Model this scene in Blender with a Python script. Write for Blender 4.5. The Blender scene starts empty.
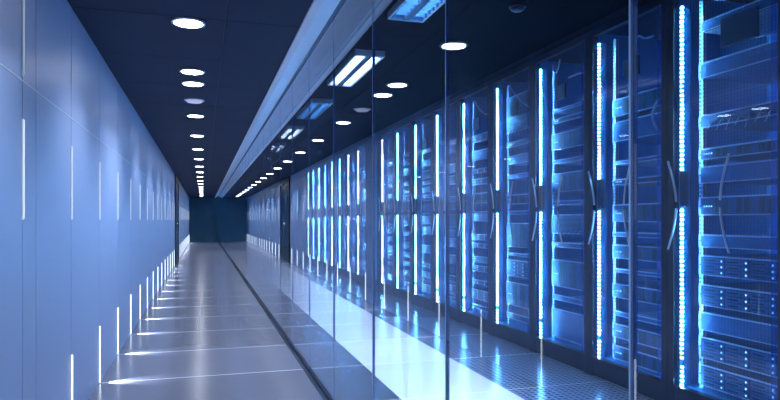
import bpy, bmesh, math, random
from mathutils import Vector, Matrix
random.seed(7)
R = math.radians
scene = bpy.context.scene
COL = scene.collection

# ------------------------------------------------------------------ camera, world, exposure
H_EYE = 1.4
cam_d = bpy.data.cameras.new('camera'); cam = bpy.data.objects.new('camera', cam_d); COL.objects.link(cam)
cam.location = (0, 0, H_EYE); cam.rotation_euler = (R(90), 0, R(-16.6))
cam_d.sensor_width = 36; cam_d.lens = 626/780*36; cam_d.shift_y = 20/780; cam_d.clip_start = .05; cam_d.clip_end = 200
scene.camera = cam
world = bpy.data.worlds.new('world'); scene.world = world; world.use_nodes = True
world.node_tree.nodes['Background'].inputs[0].default_value = (.02, .06, .16, 1)
world.node_tree.nodes['Background'].inputs[1].default_value = .3
vs = scene.view_settings
vs.view_transform = 'Standard'; vs.look = 'None'; vs.gamma = 1; vs.exposure = 0.0; vs.use_curve_mapping = False
scene.cycles.use_denoising = True
scene.cycles.max_bounces = 10; scene.cycles.transparent_max_bounces = 24
scene.cycles.glossy_bounces = 5; scene.cycles.diffuse_bounces = 4
scene.cycles.sample_clamp_indirect = 6
scene.cycles.caustics_reflective = True

# ------------------------------------------------------------------ light levels
DOWN_W = 110.0          # corridor downlights, watts each
TROFFER_E = 9.0
TROFFER_W = 62.0         # downward throw of each louvre light       # fluorescent tubes
BAR_E = 260.0           # cabinet light bars
STRIP_E = .9          # wall light strips
FOOT_W = 60.0           # floor marker lamps' throw
BLUE = (.24, .63, 1.0)
PALE = (.69, .78, 1.0)

# ------------------------------------------------------------------ key dimensions
CEIL = 2.84; WX = -.856; GX = .94; RX = 3.35; ROOMC = 3.12; YEND = 42.0; YBACK = -1.6
ROOMX = 4.6
PIT = 1.19; YL = [3.48 + PIT*k for k in range(33)]
RP = 1.01; RY = 2.98

# ------------------------------------------------------------------ materials
def nmat(name):
    m = bpy.data.materials.new(name); m.use_nodes = True
    return m, m.node_tree.nodes, m.node_tree.links, m.node_tree.nodes['Principled BSDF']
def pmat(name, col, rough=.5, metal=0, noise=0, nscale=8, stretch=(1, 1, 1), spec=.5, bump=0, rvar=0, coat=0):
    m, n, l, b = nmat(name)
    b.inputs['Base Color'].default_value = (*col, 1); b.inputs['Roughness'].default_value = rough
    b.inputs['Metallic'].default_value = metal; b.inputs['Specular IOR Level'].default_value = spec
    b.inputs['Coat Weight'].default_value = coat; b.inputs['Coat Roughness'].default_value = .08
    if noise or bump or rvar:
        tc = n.new('ShaderNodeTexCoord'); mp = n.new('ShaderNodeMapping'); mp.inputs['Scale'].default_value = stretch
        tx = n.new('ShaderNodeTexNoise'); tx.inputs['Scale'].default_value = nscale; tx.inputs['Detail'].default_value = 4
        l.new(tc.outputs['Object'], mp.inputs[0]); l.new(mp.outputs[0], tx.inputs[0])
        if noise:
            mx = n.new('ShaderNodeMix'); mx.data_type = 'RGBA'
            mx.inputs[6].default_value = (*[c*(1-noise) for c in col], 1); mx.inputs[7].default_value = (*[min(1, c*(1+noise)) for c in col], 1)
            l.new(tx.outputs[0], mx.inputs[0]); l.new(mx.outputs[2], b.inputs['Base Color'])
        if rvar:
            mr = n.new('ShaderNodeMapRange'); mr.inputs['To Min'].default_value = max(.02, rough-rvar); mr.inputs['To Max'].default_value = rough+rvar
            l.new(tx.outputs[0], mr.inputs[0]); l.new(mr.outputs[0], b.inputs['Roughness'])
        if bump:
            bp = n.new('ShaderNodeBump'); bp.inputs['Strength'].default_value = bump; bp.inputs['Distance'].default_value = .002
            l.new(tx.outputs[0], bp.inputs['Height']); l.new(bp.outputs[0], b.inputs['Normal'])
    return m
def emat(name, col, e):
    m, n, l, b = nmat(name)
    b.inputs['Base Color'].default_value = (.1, .1, .1, 1)
    b.inputs['Emission Color'].default_value = (*col, 1); b.inputs['Emission Strength'].default_value = e
    return m
def math_node(n, l, op, a, b=None, c=None):
    x = n.new('ShaderNodeMath'); x.operation = op
    for i, v in enumerate((a, b, c)):
        if v is None: continue
        if isinstance(v, (int, float)): x.inputs[i].default_value = v
        else: l.new(v, x.inputs[i])
    return x.outputs[0]
def beadmat(name, col, e, pitch, low):
    """light bar: rows of separate lamps along z"""
    m, n, l, b = nmat(name)
    b.inputs['Base Color'].default_value = (.1, .15, .2, 1)
    tc = n.new('ShaderNodeTexCoord'); sp = n.new('ShaderNodeSeparateXYZ'); l.new(tc.outputs['Object'], sp.inputs[0])
    s = math_node(n, l, 'SINE', math_node(n, l, 'MULTIPLY', sp.outputs[2], 2*math.pi/pitch))
    s = math_node(n, l, 'POWER', math_node(n, l, 'MULTIPLY_ADD', s, .5, .5), 3.0)
    s = math_node(n, l, 'MULTIPLY_ADD', s, (1-low)*e, low*e)
    nz = n.new('ShaderNodeTexNoise'); nz.noise_dimensions = '1D'; nz.inputs['Scale'].default_value = 3.5; nz.inputs['Detail'].default_value = 3
    ge = n.new('ShaderNodeNewGeometry'); sg = n.new('ShaderNodeSeparateXYZ'); l.new(ge.outputs['Position'], sg.inputs[0])
    l.new(math_node(n, l, 'MULTIPLY_ADD', sg.outputs[1], 9.0, sg.outputs[2]), nz.inputs['W'])
    s = math_node(n, l, 'MULTIPLY', s, math_node(n, l, 'MAXIMUM', math_node(n, l, 'MULTIPLY_ADD', nz.outputs[0], 3.6, -.85), .12))
    b.inputs['Emission Color'].default_value = (*col, 1); l.new(s, b.inputs['Emission Strength'])
    return m
def glassmat(name, tint, haze=0, hazecol=(.1, .3, .7), fmul=1.0, rough=0.0, base=0.0, mesh=0):
    """thin pane: mirror reflection by Fresnel, the rest goes straight through"""
    m = bpy.data.materials.new(name); m.use_nodes = True; n = m.node_tree.nodes; l = m.node_tree.links; n.clear()
    out = n.new('ShaderNodeOutputMaterial'); tr = n.new('ShaderNodeBsdfTransparent'); tr.inputs[0].default_value = (*tint, 1)
    gl = n.new('ShaderNodeBsdfGlossy'); gl.inputs['Roughness'].default_value = rough; gl.inputs[0].default_value = (.9, .95, 1, 1)
    ge = n.new('ShaderNodeNewGeometry'); dt = n.new('ShaderNodeVectorMath'); dt.operation = 'DOT_PRODUCT'
    l.new(ge.outputs['Normal'], dt.inputs[0]); l.new(ge.outputs['Incoming'], dt.inputs[1])
    co = math_node(n, l, 'ABSOLUTE', dt.outputs['Value'])
    fr = math_node(n, l, 'MULTIPLY_ADD', math_node(n, l, 'POWER', math_node(n, l, 'SUBTRACT', 1.0, co), 5.0), .96, .04)
    f = math_node(n, l, 'MULTIPLY_ADD', fr, fmul, base)
    f = math_node(n, l, 'MULTIPLY', f, math_node(n, l, 'SUBTRACT', 1.0, ge.outputs['Backfacing']))
    f = math_node(n, l, 'MINIMUM', f, 1.0)
    last = tr.outputs[0]
    if haze:
        df = n.new('ShaderNodeBsdfDiffuse'); df.inputs[0].default_value = (*hazecol, 1)
        mh = n.new('ShaderNodeMixShader'); mh.inputs[0].default_value = haze
        if mesh:      # fine woven wire in the door: slim uprights and cross wires
            tc = n.new('ShaderNodeTexCoord'); sp = n.new('ShaderNodeSeparateXYZ'); l.new(tc.outputs['Object'], sp.inputs[0])
            a1 = math_node(n, l, 'LESS_THAN', math_node(n, l, 'FRACT', math_node(n, l, 'MULTIPLY', sp.outputs[1], 1/.026)), .35)
            a2 = math_node(n, l, 'LESS_THAN', math_node(n, l, 'FRACT', math_node(n, l, 'MULTIPLY', sp.outputs[2], 1/.026)), .25)
            l.new(math_node(n, l, 'MULTIPLY_ADD', math_node(n, l, 'MAXIMUM', a1, math_node(n, l, 'MULTIPLY', a2, .6)), mesh, haze), mh.inputs[0])
        l.new(tr.outputs[0], mh.inputs[1]); l.new(df.outputs[0], mh.inputs[2]); last = mh.outputs[0]
    mx = n.new('ShaderNodeMixShader'); l.new(f, mx.inputs[0]); l.new(last, mx.inputs[1]); l.new(gl.outputs[0], mx.inputs[2])
    l.new(mx.outputs[0], out.inputs[0])
    return m
def tilemat(name, col, rough, jcol, jw, pitch, off, rvar=.08, xp=None, xoff=0, spec=.5, var=.12):  # joint colour is pale to imitate light caught along the joints
    """floor tiles with pale joints across the corridor"""
    m, n, l, b = nmat(name)
    b.inputs['Specular IOR Level'].default_value = spec
    tc = n.new('ShaderNodeTexCoord'); sp = n.new('ShaderNodeSeparateXYZ'); l.new(tc.outputs['Object'], sp.inputs[0])
    yy = math_node(n, l, 'ADD', sp.outputs[1], -off + jw/2 + pitch*100)
    md = math_node(n, l, 'MODULO', yy, pitch); j = math_node(n, l, 'LESS_THAN', md, jw)
    ti = math_node(n, l, 'FLOOR', math_node(n, l, 'DIVIDE', yy, pitch))
    if xp:
        xx = math_node(n, l, 'ADD', sp.outputs[0], -xoff + jw/2 + xp*100)
        mdx = math_node(n, l, 'MODULO', xx, xp); j2 = math_node(n, l, 'LESS_THAN', mdx, jw); j = math_node(n, l, 'MAXIMUM', j, j2)
        ti = math_node(n, l, 'MULTIPLY_ADD', math_node(n, l, 'FLOOR', math_node(n, l, 'DIVIDE', xx, xp)), 7.3, ti)
    wn = n.new('ShaderNodeTexWhiteNoise'); wn.noise_dimensions = '1D'; l.new(ti, wn.inputs['W'])
    tx = n.new('ShaderNodeTexNoise'); tx.inputs['Scale'].default_value = 1.7; tx.inputs['Detail'].default_value = 5
    l.new(tc.outputs['Object'], tx.inputs[0])
    br = math_node(n, l, 'MULTIPLY_ADD', wn.outputs[0], var, 1-var/2)
    br = math_node(n, l, 'MULTIPLY', br, math_node(n, l, 'MULTIPLY_ADD', tx.outputs[0], .14, .93))
    hs = n.new('ShaderNodeHueSaturation'); hs.inputs['Color'].default_value = (*col, 1); l.new(br, hs.inputs['Value'])
    mx = n.new('ShaderNodeMix'); mx.data_type = 'RGBA'; l.new(j, mx.inputs[0]); l.new(hs.outputs[0], mx.inputs[6]); mx.inputs[7].default_value = (*jcol, 1)
    l.new(mx.outputs[2], b.inputs['Base Color'])
    b.inputs['Roughness'].default_value = rough
    return m
def perfmat(name, col, hole, pitch, rad, rough, metal=.6, px=0, py=1, jcol=None, jp=None, joff=0):
    """sheet punched with round holes"""
    m, n, l, b = nmat(name)
    tc = n.new('ShaderNodeTexCoord'); sp = n.new('ShaderNodeSeparateXYZ'); l.new(tc.outputs['Object'], sp.inputs[0])
    def cell(ax, add=0):
        a = math_node(n, l, 'MULTIPLY_ADD', sp.outputs[ax], 1/pitch, 500+add)
        return math_node(n, l, 'SUBTRACT', math_node(n, l, 'FRACT', a), .5)
    u, v = cell(px), cell(py)
    d = math_node(n, l, 'SQRT', math_node(n, l, 'ADD', math_node(n, l, 'MULTIPLY', u, u), math_node(n, l, 'MULTIPLY', v, v)))
    h = math_node(n, l, 'LESS_THAN', d, rad)
    mx = n.new('ShaderNodeMix'); mx.data_type = 'RGBA'; l.new(h, mx.inputs[0]); mx.inputs[6].default_value = (*col, 1); mx.inputs[7].default_value = (*hole, 1)
    colo = mx.outputs[2]
    if jp:
        md = math_node(n, l, 'MODULO', math_node(n, l, 'ADD', sp.outputs[1], jp*100-joff), jp); j = math_node(n, l, 'LESS_THAN', md, .012)
        m2 = n.new('ShaderNodeMix'); m2.data_type = 'RGBA'; l.new(j, m2.inputs[0]); l.new(colo, m2.inputs[6]); m2.inputs[7].default_value = (*jcol, 1); colo = m2.outputs[2]
    l.new(colo, b.inputs['Base Color'])
    b.inputs['Metallic'].default_value = metal
    l.new(math_node(n, l, 'MULTIPLY_ADD', h, .9-rough, rough), b.inputs['Roughness'])
    l.new(math_node(n, l, 'MULTIPLY_ADD', h, -metal, metal), b.inputs['Metallic'])
    return m

M = dict(
    wall=pmat('blue_lacquered_wall_panel', (.35, .45, .65), .38, 0, .05, 1.2, (1, 1, .4), .5, 0, .05),
    groove=pmat('dark_joint', (.03, .05, .1), .6, 0, .1, 20),
    ceil=pmat('midnight_ceiling', (.011, .024, .060), .6, 0, .15, 2, (1, 1, 1), .15),
    roomceil=pmat('dark_room_ceiling', (.0010, .0014, .0035), .7, 0, .2, 2, (1, 1, 1), .02),
    beam=pmat('pale_beam_paint', (.90, .91, .96), .55, 0, .06, 3),
    beamdark=pmat('dark_beam_profile', (.03, .05, .1), .4, 0, .1, 5),
    floor=tilemat('grey_polished_tiles', (.18, .185, .225), .20, (.75, .78, .86), .014, PIT, YL[0], .02, None, 0, 1.0),
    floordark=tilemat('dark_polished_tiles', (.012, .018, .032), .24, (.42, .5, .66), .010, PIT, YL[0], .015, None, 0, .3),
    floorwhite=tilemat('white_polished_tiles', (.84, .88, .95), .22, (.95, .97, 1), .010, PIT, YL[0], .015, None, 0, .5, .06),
    perf=perfmat('perforated_floor_grille', (.22, .32, .48), (.003, .006, .015), .055, .33, .20, .3, 0, 1, (.5, .65, .9), PIT, YL[0]),
    black=pmat('black_satin_metal', (.010, .016, .035), .35, .3, .2, 12),
    navy=pmat('navy_cabinet_metal', (.02, .045, .11), .35, .3, .15, 6),
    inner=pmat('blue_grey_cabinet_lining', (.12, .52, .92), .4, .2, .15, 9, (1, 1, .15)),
    unit=pmat('dark_steel_unit_face', (.018, .085, .19), .35, .3, .25, 14, (1, 1, .5)),
    unit2=pmat('blue_steel_unit_face', (.035, .15, .31), .34, .3, .2, 10, (1, 1, .5)),
    lip=pmat('brushed_pale_metal', (.75, .84, .95), .35, .2, .15, 30),
    rail=perfmat('punched_mounting_rail', (.66, .8, .98), (.02, .05, .12), .030, .27, .35, .2, 1, 2),
    chrome=pmat('chrome', (.8, .88, 1), .12, 1, .05, 10),
    hole=pmat('port_black', (.004, .007, .016), .5, 0, .2, 20),
    endw=pmat('teal_end_wall', (.06, .19, .26), .45, 0, .4, .8),
    white=pmat('white_plastic_sleeve', (.8, .86, .95), .4, 0, .05, 20),
    glass=glassmat('partition_glass', (.90, .95, 1.0), 0, (0, 0, 0), 1.6),
    edge=glassmat('partition_glass_edge', (.45, .66, .95), .25, (.25, .5, .95), 1.5, .02, .10),
    edgeglint=glassmat('glass_edge_painted_glint', (.7, .85, 1.0), .75, (.5, .74, 1.0), 1.5, .02, .10),  # one edge coloured paler, painting the glint along each glass joint
    seal=pmat('dark_glazing_seal', (.02, .04, .09), .25, 0, .1, 20),
    door=glassmat('cabinet_door_glass', (.74, .87, 1.0), .02, (.16, .46, .9), .9, .0, 0.0, .12),
    doorframe=glassmat('cabinet_door_edge', (.5, .72, 1.0), .12, (.10, .36, .85), 1.0, .05),
    down=emat('downlight_lens', (.86, .90, 1), 26.0),
    discglow=emat('dim_downlight_lens', (.45, .5, .85), .8),
    tube=emat('fluorescent_tube', PALE, TROFFER_E),
    strip=emat('wall_light_diffuser', (.80, .90, 1), STRIP_E),
    stripdim=emat('dim_wall_light_diffuser', (.6, .75, 1), .45),
    foot=emat('floor_marker_diffuser', (.80, .90, 1), STRIP_E*4.5),
    bar=beadmat('cabinet_light_bar', BLUE, BAR_E, .034, .010),
    led=emat('status_light_white', (.6, .85, 1), 3.0),
    ledb=emat('status_light_blue', (.2, .6, 1), 3.0),
)

# ------------------------------------------------------------------ helpers
class MB:
    def __init__(s): s.bm = bmesh.new(); s.mats = []
    def _mi(s, m):
        if m not in s.mats: s.mats.append(m)
        return s.mats.index(m)
    def box(s, x0, x1, y0, y1, z0, z1, m, bev=0):
        r = bmesh.ops.create_cube(s.bm, size=1)
        for v in r['verts']:
            v.co = Vector(((x0+x1)/2 + v.co.x*(x1-x0), (y0+y1)/2 + v.co.y*(y1-y0), (z0+z1)/2 + v.co.z*(z1-z0)))
        fs = {f for v in r['verts'] for f in v.link_faces}; mi = s._mi(m)
        for f in fs: f.material_index = mi
        if bev:
            es = list({e for f in fs for e in f.edges})
            q = bmesh.ops.bevel(s.bm, geom=es, offset=bev, segments=2, affect='EDGES', profile=.5)
            for f in q['faces']: f.material_index = mi
        return s
    def prism(s, pts, y0, y1, m):
        """closed x,z outline extruded along y"""
        mi = s._mi(m); a = [s.bm.verts.new((x, y0, z)) for x, z in pts]; b = [s.bm.verts.new((x, y1, z)) for x, z in pts]
        n = len(pts); fs = [s.bm.faces.new(a), s.bm.faces.new(b[::-1])]
        for i in range(n): fs.append(s.bm.faces.new((a[i], b[i], b[(i+1) % n], a[(i+1) % n])))
        for f in fs: f.material_index = mi
        bmesh.ops.recalc_face_normals(s.bm, faces=fs); return s
    def lathe(s, prof, m, c=(0, 0, 0), n=32, axis='z'):
        mi = s._mi(m); rings = []
        for r, h in prof:
            ring = []
            for i in range(n):
                a = 2*math.pi*i/n; p = (r*math.cos(a), r*math.sin(a), h) if axis == 'z' else (h, r*math.cos(a), r*math.sin(a))
                ring.append(s.bm.verts.new(Vector(p)+Vector(c)))
            rings.append(ring)
        fs = []
        for k in range(len(rings)-1):
            for i in range(n): fs.append(s.bm.faces.new((rings[k][i], rings[k][(i+1) % n], rings[k+1][(i+1) % n], rings[k+1][i])))
        fs.append(s.bm.faces.new(rings[0][::-1])); fs.append(s.bm.faces.new(rings[-1]))
        for f in fs: f.material_index = mi; f.smooth = len(f.verts) == 4
        bmesh.ops.recalc_face_normals(s.bm, faces=fs); return s
    def tube(s, pts, rad, m, n=8):
        mi = s._mi(m); pts = [Vector(p) for p in pts]; rings = []
        for i, p in enumerate(pts):
            t = (pts[min(i+1, len(pts)-1)] - pts[max(i-1, 0)]).normalized()
            a = t.orthogonal().normalized() if i == 0 else (u - t*u.dot(t)).normalized()
            u = a; b = t.cross(a)
            rings.append([s.bm.verts.new(p + (a*math.cos(2*math.pi*j/n) + b*math.sin(2*math.pi*j/n))*rad) for j in range(n)])
        fs = []
        for k in range(len(rings)-1):
            for i in range(n): fs.append(s.bm.faces.new((rings[k][i], rings[k][(i+1) % n], rings[k+1][(i+1) % n], rings[k+1][i])))
        fs += [s.bm.faces.new(rings[0][::-1]), s.bm.faces.new(rings[-1])]
        for f in fs: f.material_index = mi; f.smooth = True
        bmesh.ops.recalc_face_normals(s.bm, faces=fs); return s
    def build(s, name, parent=None, loc=None):
        me = bpy.data.meshes.new(name); s.bm.to_mesh(me); s.bm.free()
        for m in s.mats: me.materials.append(m)
        o = bpy.data.objects.new(name, me); COL.objects.link(o)
        if loc: o.location = loc
        if parent: o.parent = parent
        return o
def struct(name, mb):
    o = mb.build(name); o['kind'] = 'structure'; return o
def tag(o, label, cat, group=None):
    o['label'] = label; o['category'] = cat
    if group: o['group'] = group
    return o
def thing(name, label, cat, loc, group=None):
    o = bpy.data.objects.new(name, None); COL.objects.link(o); o.location = loc; o.empty_display_size = .1
    return tag(o, label, cat, group)
def dup(root, loc, label):
    c = root.copy(); COL.objects.link(c); c.location = loc; c['label'] = label
    def rec(a, b):
        for ch in list(a.children):
            d = ch.copy(); COL.objects.link(d); d.parent = b; rec(ch, d)
    rec(root, c); return c
ORD = ['first', 'second', 'third', 'fourth', 'fifth', 'sixth', 'seventh', 'eighth', 'ninth', 'tenth', 'eleventh', 'twelfth', 'thirteenth', 'fourteenth',
       'fifteenth', 'sixteenth', 'seventeenth', 'eighteenth', 'nineteenth', 'twentieth', 'twenty-first', 'twenty-second', 'twenty-third', 'twenty-fourth',
       'twenty-fifth', 'twenty-sixth', 'twenty-seventh', 'twenty-eighth', 'twenty-ninth', 'thirtieth', 'thirty-first', 'thirty-second', 'thirty-third', 'thirty-fourth', 'thirty-fifth', 'thirty-sixth', 'thirty-seventh', 'thirty-eighth', 'thirty-ninth', 'fortieth']

# ------------------------------------------------------------------ the setting
DARK0, DARK1 = 20.6, 23.2                       # dark double door in the left wall
b = MB(); b.box(WX, GX-.045, YBACK, YEND, -.12, 0, M['floor']); struct('floor', b)
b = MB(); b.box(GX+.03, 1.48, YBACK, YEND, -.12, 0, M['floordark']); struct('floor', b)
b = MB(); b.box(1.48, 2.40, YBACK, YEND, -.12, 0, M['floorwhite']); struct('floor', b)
b = MB(); b.box(2.40, ROOMX, YBACK, YEND, -.12, 0, M['perf']); struct('floor', b)
# channel holding the glass
b = MB(); b.box(GX-.045, GX+.03, YBACK, YEND, -.12, -.012, M['black']); b.box(GX-.045, GX-.012, YBACK, YEND, -.02, .006, M['black']); b.box(GX+.012, GX+.03, YBACK, YEND, -.02, .006, M['black'])
struct('trim_1', b)
# left wall: backing and panels with open joints
b = MB(); b.box(WX-.12, WX-.008, YBACK, YEND, -.12, CEIL+.1, M['groove'])
ys = [YBACK, 3.74] + [YL[0]-PIT*k for k in (4, 3, 2, 1)][0:] + YL + [YEND]
ys = sorted(set(y for y in ys if YBACK <= y <= YEND))
for y0, y1 in zip(ys, ys[1:]):
    segs = [(y0, y1)]
    if y0 < DARK0 < y1: segs = [(y0, DARK0)]
    elif y0 >= DARK0 and y1 <= DARK1: segs = []
    elif y0 < DARK1 < y1: segs = [(DARK1, y1)]
    for a, c in segs:
        if c-a < .02: continue
        b.box(WX-.01, WX, a+.004, c-.004, .0, 2.083, M['wall']); b.box(WX-.01, WX, a+.004, c-.004, 2.091, CEIL, M['wall'])
b.box(WX-.006, WX+.002, YBACK, DARK0, 2.084, 2.090, M['lip']); b.box(WX-.006, WX+.002, DARK1, YEND, 2.084, 2.090, M['lip'])  # pale strips set in the joint to paint its highlight
struct('wall_left', b)
# dark double door with frame
b = MB(); b.box(WX-.02, WX+.03, DARK0, DARK0+.08, 0, CEIL-.02, M['black']); b.box(WX-.02, WX+.03, DARK1-.08, DARK1, 0, CEIL-.02, M['black'])
b.box(WX-.02, WX+.03, DARK0+.08, DARK1-.08, CEIL-.2, CEIL-.02, M['black'])
b.box(WX-.015, WX+.01, DARK0+.09, (DARK0+DARK1)/2-.005, 0.01, CEIL-.21, M['black']); b.box(WX-.015, WX+.01, (DARK0+DARK1)/2+.005, DARK1-.09, 0.01, CEIL-.21, M['black'])
b.tube([(WX+.04, (DARK0+DARK1)/2-.1, .9), (WX+.04, (DARK0+DARK1)/2-.1, 1.3)], .012, M['chrome'])
b.tube([(WX+.04, (DARK0+DARK1)/2+.1, .9), (WX+.04, (DARK0+DARK1)/2+.1, 1.3)], .012, M['chrome'])
struct('door_1', b)
# corridor ceiling, panels with fine joints
b = MB(); b.box(WX, .70, YBACK, YEND, CEIL+.006, CEIL+.1, M['groove'])
for y0, y1 in zip(ys, ys[1:]):
    b.box(WX, .15, y0+.003, y1-.003, CEIL, CEIL+.01, M['ceil']); b.box(.156, .70, y0+.003, y1-.003, CEIL, CEIL+.01, M['ceil'])
struct('ceiling', b)
# pale sloping beam over the glass
b = MB(); b.prism([(.69, 2.825), (.745, 2.825), (.745, 2.848), (.915, 2.928), (.915, 3.0), (.69, 3.0)], YBACK, YEND, M['beam']); struct('trim_2', b)
b = MB(); b.prism([(.916, 2.926), (.93, 2.930), (.95, 2.930), (.965, 2.930), (.965, 3.12), (.916, 3.12)], YBACK, YEND, M['beamdark']); struct('trim_3', b)
b = MB(); b.box(.966, ROOMX, YBACK, YEND, ROOMC, ROOMC+.1, M['roomceil']); struct('ceiling', b)
b = MB(); b.box(1.22, 1.30, YBACK, YEND, 3.00, ROOMC-.001, M['beamdark']); b.box(1.24, 1.28, YBACK, YEND, 2.985, 3.0, M['black']); struct('trim_4', b)
b = MB(); b.box(ROOMX, ROOMX+.1, YBACK, YEND, -.12, ROOMC+.1, M['navy']); struct('wall_right', b)
b = MB(); b.box(WX-.12, ROOMX+.1, YEND, YEND+.1, -.12, ROOMC+.1, M['endw']); struct('wall_back', b)
b = MB(); b.box(WX-.12, ROOMX+.1, YBACK-.1, YBACK, -.12, ROOMC+.1, M['navy']); struct('wall_front', b)
# grey double door with glazed lights in the end wall
b = MB()
for x0, x1 in ((-.35, .15), (.17, .67)):
    b.box(x0, x1, YEND-.03, YEND, .01, 2.4, M['endw'], .005)
b.box(-.43, -.36, YEND-.05, YEND, 0, 2.5, M['endw']); b.box(.68, .75, YEND-.05, YEND, 0, 2.5, M['endw']); b.box(-.43, .75, YEND-.05, YEND, 2.41, 2.5, M['endw'])
struct('door_2', b)

# ------------------------------------------------------------------ glass partition, one panel each 1.1 m
GP = 1.136; g_edges = [1.21 + GP*k for k in range(-2, 38)]
proto = None
for i, (y0, y1) in enumerate(zip(g_edges, g_edges[1:])):
    if y1 > YEND: break
    seen = i-2          # the first panel whose far joint shows
    nm = ORD[i] if i < len(ORD) else None
    lab = ('clear full-height glass panel in the corridor partition, %s from the near end' % nm) if nm else 'clear full-height glass panel at the far end of the corridor partition'
    if proto is None:
        proto = thing('glass_panel', lab, 'glass panel', (GX, y0, 0), 'glass panels of the corridor partition')
        MB().box(-.006, .006, .0075, GP-.0075, -.011, 2.926, M['glass']).build('pane', proto)
        MB().box(-.007, .007, .002, .007, -.011, 2.926, M['edgeglint']).build('polished_edge', proto)
        MB().box(-.007, .007, GP-.007, GP-.002, -.011, 2.926, M['edge']).build('polished_edge', proto)
        MB().box(-.005, .005, -.0018, .0018, -.011, 2.926, M['seal']).build('seal', proto)
    else:
        dup(proto, (GX, y0, 0), lab)

# ------------------------------------------------------------------ corridor downlights
def spot(name, loc, w, size, blend, col, rot=(0, 0, 0), rad=.05):
    d = bpy.data.lights.new(name, 'SPOT'); d.energy = w; d.spot_size = R(size); d.spot_blend = blend; d.color = col; d.shadow_soft_size = rad
    o = bpy.data.objects.new(name, d); COL.objects.link(o); o.location = loc; o.rotation_euler = rot; return o
def downlight(lab, loc, lens, w, rad=.12):
    t = thing('downlight', lab, 'ceiling light', loc, 'round downlights in the corridor ceiling')
    MB().lathe([(rad, -.001), (rad*1.0, -.012), (rad*.86, -.014), (rad*.84, -.004), (rad*.84, -.001)], M['lip'], n=40).build('bezel', t)
    MB().lathe([(rad*.80, -.002), (rad*.80, -.0145), (rad*.5, -.017), (.01, -.018)], lens, n=40).build('lens', t)
    if w:
        s = spot('downlight_beam', (0, 0, -.04), w, 124, .7, PALE, rad=.07); s.parent = t
    return t
dl_y = [.55, 2.65] + [4.78 + 2.12*k for k in range(17)]
for i, y in enumerate(dl_y):
    downlight('round white recessed downlight in the corridor ceiling, %s in the row from the near end' % ORD[i], (-.104, y, CEIL), M['down'], DOWN_W)
downlight('extra round downlight close before the second bright lamp of the corridor row', (-.104, 6.34, CEIL), M['down'], DOWN_W*.6)
t = thing('smoke_detector', 'dark grey smoke detector on the server room ceiling', 'smoke detector', (2.42, 4.53, ROOMC))
MB().lathe([(.07, -.001), (.07, -.012), (.062, -.016)], M['black'], n=28).build('base', t)
MB().lathe([(.055, -.0165), (.055, -.03), (.035, -.042), (.01, -.044)], M['black'], n=28).build('sensor', t)
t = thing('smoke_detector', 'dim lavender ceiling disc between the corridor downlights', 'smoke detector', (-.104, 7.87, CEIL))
MB().lathe([(.10, -.001), (.10, -.012), (.08, -.03), (.02, -.034)], M['discglow'], n=32).build('lens', t)
MB().lathe([(.115, -.001), (.115, -.010), (.105, -.011)], M['lip'], n=32).build('bezel', t)

# ------------------------------------------------------------------ light strips in the left wall
def strip(name, lab, y, z0, z1, mat, cat, group=None, w=0):
    half_w = .007 if w else .0055
    t = thing(name, lab, cat, (WX, y, z0), group)
    MB().box(-.004, .004, -.012, .012, 0, z1-z0, M['lip']).build('housing', t)
    MB().box(.0045, .009, -half_w, half_w, .004, z1-z0-.004, mat).build('diffuser', t)
    if w:
        s = spot('marker_beam', (.02, 0, .06), w, 64, 1.0, PALE, (0, R(-70), 0), .006); s.parent = t
    return t
for i, y in enumerate(YL):
    if DARK0-.1 < y < DARK1+.1: continue
    n = ORD[i]
    strip('wall_light', 'white vertical light strip at eye level in the left wall, %s from the near end' % n, y, 1.40, 1.90, M['strip'], 'wall light', 'eye-level light strips in the left wall')
    strip('floor_marker_light', 'white vertical light strip at the foot of the left wall, %s from the near end' % n, y, .004, .49, M['foot'], 'floor light', 'light strips at the foot of the left wall', FOOT_W)
strip('wall_light', 'faint tall light strip high in the left wall above the horizontal joint', YL[0], 2.11, 2.80, M['stripdim'], 'wall light')

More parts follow.
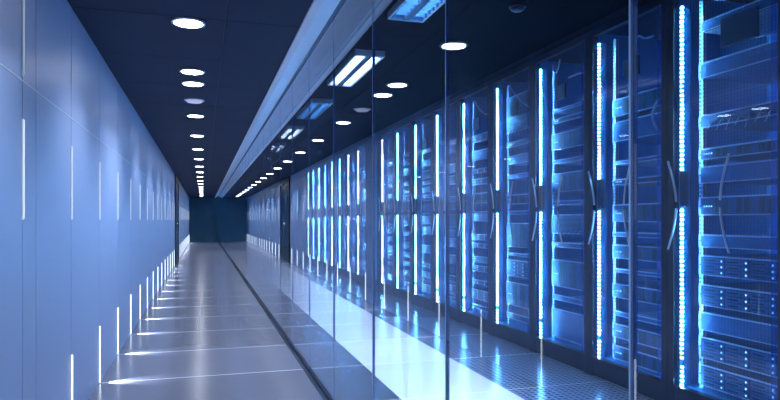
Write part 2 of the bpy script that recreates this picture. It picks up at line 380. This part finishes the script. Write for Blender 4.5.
# ------------------------------------------------------------------ ceiling troffers in the server room
names = ['nearest', 'second', 'third', 'fourth', 'fifth', 'sixth', 'seventh', 'eighth', 'ninth', 'tenth']
M['tubedim'] = emat('dimmed_fluorescent_tube', (.16, .42, .85), TROFFER_E*.25)
for k in range(10):
    y = 4.22 + 2.65*k
    lab = ('brightly lit' if k in (1, 3, 4, 5) else 'dimmed blue') + ' twin-tube louvre light on the server room ceiling, %s to the camera' % names[k]
    tro = thing('fluorescent_light', lab, 'ceiling light', (1.615, y, ROOMC), 'twin-tube louvre lights in the server room')
    f = MB(); f.box(-.155, -.14, -.75, .75, -.06, -.001, M['lip']); f.box(.14, .155, -.75, .75, -.06, -.001, M['lip'])
    f.box(-.14, .14, -.75, -.735, -.06, -.001, M['lip']); f.box(-.14, .14, .735, .75, -.06, -.001, M['lip']); f.box(-.14, .14, -.735, .735, -.008, -.001, M['lip'])
    f.box(-.030, .030, -.735, .735, -.060, -.008, M['navy']); f.build('frame', tro)
    tm = M['tube'] if k in (1, 3, 4, 5) else M['tubedim']
    for sx in (-.085, .085):
        MB().box(sx-.038, sx+.038, -.70, .70, -.024, -.012, tm).build('fluorescent_tube', tro)
        L = MB()
        for q in range(17): L.box(sx-.055, sx+.055, -.70+q*.0875-.003, -.70+q*.0875+.003, -.060, -.028, M['lip'] if k in (1, 3, 4, 5) else M['unit2'])  # blades of dim fixtures coloured darker blue, shade put into the colour
        L.build('louvre', tro)
    d = bpy.data.lights.new('louvre_beam', 'AREA'); d.shape = 'RECTANGLE'; d.size = .24; d.size_y = 1.36; d.energy = TROFFER_W; d.color = PALE; d.spread = R(85)
    sp = bpy.data.objects.new('louvre_beam', d); COL.objects.link(sp); sp.location = (0, 0, -.026); sp.parent = tro

# ------------------------------------------------------------------ server cabinets
def arc(yc, z0, z1, sag, x, n=14):
    return [(x, yc + sag*math.sin(math.pi*i/n), z0 + (z1-z0)*i/n) for i in range(n+1)]
W = RP; DEP = .95
def cabinet(lab, loc):
    """origin at the near front corner of the opening"""
    t = thing('server_cabinet', lab, 'server cabinet', loc, 'glazed server cabinets in a row')
    a, c = -.065, .945      # outer sides
    o1 = .88                # far side of the opening
    f = MB(); f.box(0, .06, a+.001, 0, .0, 3.11, M['black'], .003); f.box(0, .06, o1, c-.001, 0, 3.11, M['black'], .003)
    f.box(0.002, .06, 0, o1, 3.05, 3.108, M['black']); f.box(0.002, .06, 0, o1, .02, .17, M['black']); f.build('frame', t)
    MB().box(.03, .5, a+.004, c-.004, .0, .02, M['black']).build('plinth', t)
    MB().box(.062, DEP, a+.002, a+.012, .02, 3.1, M['inner']).build('side_panel', t)
    MB().box(.062, DEP, c-.012, c-.002, .02, 3.1, M['inner']).build('side_panel', t)
    MB().box(DEP-.01, DEP, a+.014, c-.014, .02, 3.1, M['inner']).build('back_panel', t)
    MB().box(.062, DEP-.012, a+.014, c-.014, .02, .16, M['inner']).build('base_plate', t)
    d = MB().box(.018, .024, .012, o1-.012, .185, 3.04, M['door']).build('glass_door', t)
    MB().box(.010, .032, .002, .055, .175, 3.046, M['doorframe']).build('door_edge', d)
    def half(yc, sag, lo):
        P = arc(yc, 1.18, 1.84, sag, -.010 if yc > .9 else -.006, 28)
        return P[:14] if lo else P[15:]
    for yc, sag in ((.925, -.085), (.36, .075)):
        for lo in (1, 0):
            h = MB(); h.tube(half(yc, sag, lo), .008, M['white']); h.build('pull_handle', d)
    # lamps down the far side of the opening
    by = .835
    hs = MB().box(.030, .054, by+.0105, by+.020, .17, 3.0, M['inner']).build('light_bar', t)
    MB().box(.034, .046, by-.006, by+.010, .36, 1.49, M['bar']).build('diffuser', hs)
    MB().box(.034, .046, by-.006, by+.010, 1.77, 2.985, M['bar']).build('diffuser', hs)
    MB().box(.034, .046, by-.006, by+.010, .175, .32, M['bar']).build('diffuser', hs)
    MB().box(.062, .130, by+.0125, by+.020, .17, 3.0, M['unit2']).build('halo_backing', t)  # backing added beside the bar to catch its light as a halo
    MB().box(.028, .056, by-.045, by+.012, 1.50, 1.76, M['black'], .004).build('lock_case', t)
    r = MB(); r.box(.14, .145, .740, .775, .17, 3.0, M['rail']); r.box(.145, .175, .740, .744, .17, 3.0, M['lip']); r.build('mounting_rail', t)
    r = MB(); r.box(.14, .145, .035, .070, .17, 3.0, M['rail']); r.box(.145, .175, .066, .070, .17, 3.0, M['lip']); r.build('mounting_rail', t)
    return t
def cab_y(k): return RY + RP*k
ks = [k for k in range(0, 18) if k != 9]
far = [k for k in range(30, 38)]
cab = cabinet('tall glazed server cabinet with glowing light bar, nearest the camera', (RX, cab_y(0), 0))
cname = {}
for i, k in enumerate(ks):
    cname[k] = ORD[i]
    if i: 
        lab = 'tall glazed server cabinet with glowing light bar, %s in the row from the near end' % ORD[i]
        if k == 10: lab = 'tall glazed server cabinet just beyond the wide dark column'
        dup(cab, (RX, cab_y(k), 0), lab)
for i, k in enumerate(far):
    dup(cab, (RX, cab_y(k), 0), 'distant glazed server cabinet past the plain cooling unit, %s of the far row' % ORD[i])

# wide dark column breaking the row, freestanding column further on, plain panelled unit
b = MB(); b.box(-.02, .9, 0, .88, 0, ROOMC-.003, M['navy'], .006); b.box(-.026, -.02, .05, .12, .2, 2.9, M['inner'])
tag(b.build('column', loc=(RX, cab_y(9)-.02, 0)), 'wide dark blue column standing between two runs of server cabinets', 'column')
t = thing('cooling_unit', 'tall plain grey-blue cooling unit after the last near cabinet', 'cooling unit', (RX, 21.25, 0))
MB().box(0, 1.0, 0, 2.9, .1, 2.9, M['navy'], .01).build('housing', t)
MB().box(.03, 1.0, .03, 2.87, 0, .099, M['black']).build('plinth', t)
MB().box(-.01, -.001, 1.9, 2.1, 1.7, 2.5, M['ledb']).build('display_strip', t)
L = MB()
for q in range(14): L.box(-.008, -.001, .3, 1.4, .4+q*.06, .43+q*.06, M['navy'])
L.build('vent', t)

# ------------------------------------------------------------------ rack units, each a thing of its own
U0, U1 = .073, .737     # y range between the rails
UX = RX + .125
def unit_server(k, z0, z1, lab, style):
    t = thing({'array': 'drive_array', 'server': 'rack_server', 'switch': 'network_switch', 'blank': 'blanking_panel', 'shelf': 'rack_shelf'}[style],
              lab, {'array': 'drive array', 'server': 'server', 'switch': 'network switch', 'blank': 'blanking panel', 'shelf': 'rack shelf'}[style],
              (UX, cab_y(k), z0), 'rack units in the server cabinets')
    h = z1-z0; w = U1-U0
    m = M['unit'] if style in ('array', 'switch', 'server') else M['unit2']
    if style == 'shelf':
        MB().box(.012, .5, U0+.01, U1-.01, 0, .02, M['lip']).build('tray', t)
        MB().box(.0, .012, U0, U1, 0, h, M['unit2'], .002).build('front_lip', t)
        e = MB(); e.box(-.006, -.0005, U0, U1, h-.012, h-.002, M['white']); e.box(-.006, -.0005, U0, U1, .001, .009, M['white']); e.build('trim', t)
        return t
    MB().box(.002, .6, U0+.015, U1-.015, 0.002, h-.002, m).build('chassis', t)
    fr = MB(); fr.box(-.008, .0, U0, U1, .003, h-.003, m, .0015)
    fr.box(-.014, -.0085, U0, U1, h-.014, h-.003, M['white']); fr.box(-.016, -.0085, U0, U1, .003, .010, M['white'])
    fr.build('front_panel', t)
    for yy in (U0-.038, U1):
        e = MB(); e.box(.006, .0135, yy+.001, yy+.037, .004, h-.004, M['white'], .002)
        e.lathe([(.006, .0055), (.006, .002), (.003, .001)], M['hole'], (0, yy+.019, h/2), 10, 'x'); e.build('ear', t)
    if style == 'array':
        rows = max(2, int(round(h/.055)))
        for cidx in range(3):
            cy0 = U1-.02-(cidx+1)*.205; 
            c = MB(); l = MB()
            for r_ in range(rows):
                zz = .014 + r_*(h-.028)/rows; hh = (h-.028)/rows-.008
                c.box(-.018, -.0085, cy0+.005, cy0+.195, zz+.002, zz+hh, M['unit2'], .0015)
                c.box(-.021, -.0185, cy0+.09, cy0+.18, zz+hh*.35, zz+hh*.6, M['hole'])
                l.lathe([(.0065, -.0185), (.0065, -.0205), (.004, -.0215)], M['led'], (0, cy0+.025, zz+hh*.5), 8, 'x')
            co = c.build('drive_carrier', t); l.build('status_light', co)
    elif style == 'server':
        v = MB(); n_ = 9
        for q in range(n_):
            y_ = U0+.06+q*(w-.12)/n_
            if q % 3 != 2: v.box(-.0095, -.0082, y_, y_+(w-.12)/n_*.72, .018, h-.018, M['hole'])
        v.build('vent', t)
        l = MB()
        for q in range(4): l.box(-.0105, -.0083, U1-.04-q*.022, U1-.030-q*.022, h*.45, h*.45+.010, M['led' if q % 2 else 'ledb'])
        l.build('status_light', t)
        hd = MB(); hd.tube([(-.008, U0+.02, .012), (-.026, U0+.02, .02), (-.026, U0+.02, h-.02), (-.008, U0+.02, h-.012)], .004, M['chrome'], 6)
        hd.build('handle', t)
    elif style == 'switch':
        v = MB(); n_ = 14
        for rr in range(max(1, int(h/.06))):
            zc = .02+rr*.055
            for q in range(n_):
                y_ = U0+.04+q*.040
                v.box(-.0095, -.0082, y_, y_+.026, zc, zc+.028, M['hole'])
        v.build('port', t)
        c = MB()
        for q in range(0, n_, 2):
            y_ = U0+.053+q*.040
            s = random.uniform(.04, .09)
            c.tube([(-.0085, y_, .034), (-.035, y_, .034), (-.045, y_+.01, .034-s*.5), (-.040, y_+.03, .034-s), (-.030, y_+.05, .030-s)], .003, M['white'], 5)
        c.build('patch_lead', t)
    return t
def place_units(k, rows):
    rows = sorted(rows, key=lambda r: -r[0]); N = len(rows)
    for i, (a, bb, st) in enumerate(rows):
        kind = {'array': 'drive array', 'server': 'slim vented server', 'switch': 'cabled network switch', 'blank': 'plain blanking panel', 'shelf': 'shallow pale-edged shelf'}[st]
        pos = 'topmost' if i == 0 else ('lowest' if i == N-1 else ORD[i]+' from the top')
        where = 'the cabinet nearest the camera' if k == 0 else 'the %s cabinet from the near end' % cname[k]
        unit_server(k, min(a, bb), max(a, bb), '%s in %s, %s' % (kind, where, pos), st)
place_units(0, [(2.76, 2.84, 'shelf'), (2.42, 2.54, 'blank'), (2.06, 2.16, 'switch'), (1.83, 1.92, 'server'), (1.66, 1.79, 'blank'), (1.43, 1.57, 'server'), (1.20, 1.30, 'blank'),
                (1.00, 1.15, 'array'), (.78, .94, 'array'), (.60, .74, 'blank'), (.40, .56, 'array'), (.20, .36, 'array')])
place_units(1, [(2.30, 2.46, 'server'), (2.08, 2.26, 'blank'), (1.88, 1.92, 'shelf'), (1.70, 1.76, 'server'), (.56, .61, 'shelf'), (.94, .98, 'shelf'), (1.25, 1.30, 'blank'), (1.38, 1.54, 'server'), (1.06, 1.19, 'server'), (.72, .85, 'server'), (.37, .50, 'server'), (.18, .31, 'server')])
place_units(2, [(2.50, 2.54, 'shelf'), (2.38, 2.44, 'server'), (1.97, 2.02, 'shelf'), (1.55, 1.60, 'shelf'), (1.12, 1.18, 'server'), (.58, .64, 'shelf'), (2.11, 2.29, 'server'), (1.68, 1.88, 'server'), (1.26, 1.46, 'switch'), (.72, 1.0, 'server'), (.20, .50, 'blank')])
place_units(3, [(2.25, 2.32, 'server'), (1.88, 1.94, 'shelf'), (1.46, 1.51, 'shelf'), (.98, 1.02, 'shelf'), (.24, .32, 'server'), (2.42, 2.85, 'switch'), (2.05, 2.16, 'shelf'), (1.58, 1.70, 'server'), (1.08, 1.37, 'server'), (.74, .94, 'array'), (.40, .68, 'server')])
for k in (4, 5, 6, 7, 8):
    rows = []; z = .22
    while z < 2.5:
        h = random.choice([.07, .09, .11, .14]); g = random.choice([.03, .06, .10, .16])
        if z+h > 2.6: break
        rows.append((z, z+h, random.choice(['server', 'server', 'switch', 'blank', 'array'] if k != 8 else ['server', 'blank']))); z += h+g
    place_units(k, rows)
# far cabinets get a few simple units
for k in (10, 11, 12, 13, 14, 15, 16, 17):
    rows = []; z = .3
    while z < 2.6:
        h = random.choice([.2, .3]); rows.append((z, z+h, random.choice(['blank', 'shelf']))); z += h+random.choice([.2, .35])
    place_units(k, rows)

# small black sign plates and white cable loops near the cabinet tops
for k, y0, z0, w, h in ((0, 3.18, 2.58, .30, .20), (1, 4.33, 2.60, .19, .15), (2, 5.42, 2.60, .17, .15), (3, 6.40, 2.60, .18, .15), (4, 7.42, 2.58, .18, .15), (6, 9.4, 2.55, .2, .16), (8, 11.3, 2.55, .25, .16)):
    b = MB().box(0, .02, 0, w, 0, h, M['hole'], .003)
    where = 'the cabinet nearest the camera' if k == 0 else 'the %s cabinet from the near end' % cname[k]
    tag(b.build('display_unit', loc=(RX+.06, y0, z0)), 'small black blank display near the top of %s' % where, 'display', 'black displays inside the cabinets')
def cable(k, pts, lab, r=.006):
    b = MB(); P = []
    pts = [Vector(p) for p in pts]
    for i in range(len(pts)-1):
        p0 = pts[max(i-1, 0)]; p1 = pts[i]; p2 = pts[i+1]; p3 = pts[min(i+2, len(pts)-1)]
        for s in range(6):
            u = s/6; P.append(.5*((2*p1)+(-p0+p2)*u+(2*p0-5*p1+4*p2-p3)*u*u+(-p0+3*p1-3*p2+p3)*u**3))
    P.append(pts[-1]); b.tube(P, r, M['white'], 7)
    o = b.build('cable', loc=(UX-.03, cab_y(k), 0)); tag(o, lab, 'cable', 'white cables inside the cabinets')
cable(0, [(0, .66, 3.0), (0, .60, 2.96), (0, .52, 2.93), (0, .44, 2.92)], 'white cable end drooping at the top of the cabinet nearest the camera', .010)
cable(1, [(0, .20, 2.87), (0, .30, 2.88), (0, .38, 2.92), (.01, .44, 2.87), (0, .5, 2.84)], 'white cable bent sideways near the top of the second cabinet', .008)
cable(1, [(0, .13, 2.36), (0, .19, 2.30), (0, .21, 2.22), (0, .17, 2.14), (0, .12, 2.08)], 'white crescent of cable beside the shelf in the second cabinet', .012)
cable(2, [(0, .70, 3.0), (0, .67, 2.92), (0, .62, 2.90), (0, .58, 2.95), (0, .56, 3.02)], 'white cable loop hanging from the top of the third cabinet', .007)
cable(2, [(0, .08, 2.66), (0, .07, 2.74), (0, .2, 2.80), (0, .4, 2.80)], 'white cable turning back above the display in the third cabinet', .008)
cable(3, [(0, .12, 2.62), (0, .3, 2.72), (0, .5, 2.86), (0, .62, 2.98)], 'white cable slanting across the top of the fourth cabinet', .010)
cable(4, [(0, .12, 2.72), (0, .3, 2.76), (0, .5, 2.88), (0, .6, 2.98)], 'white cable slanting across the top of the fifth cabinet', .010)
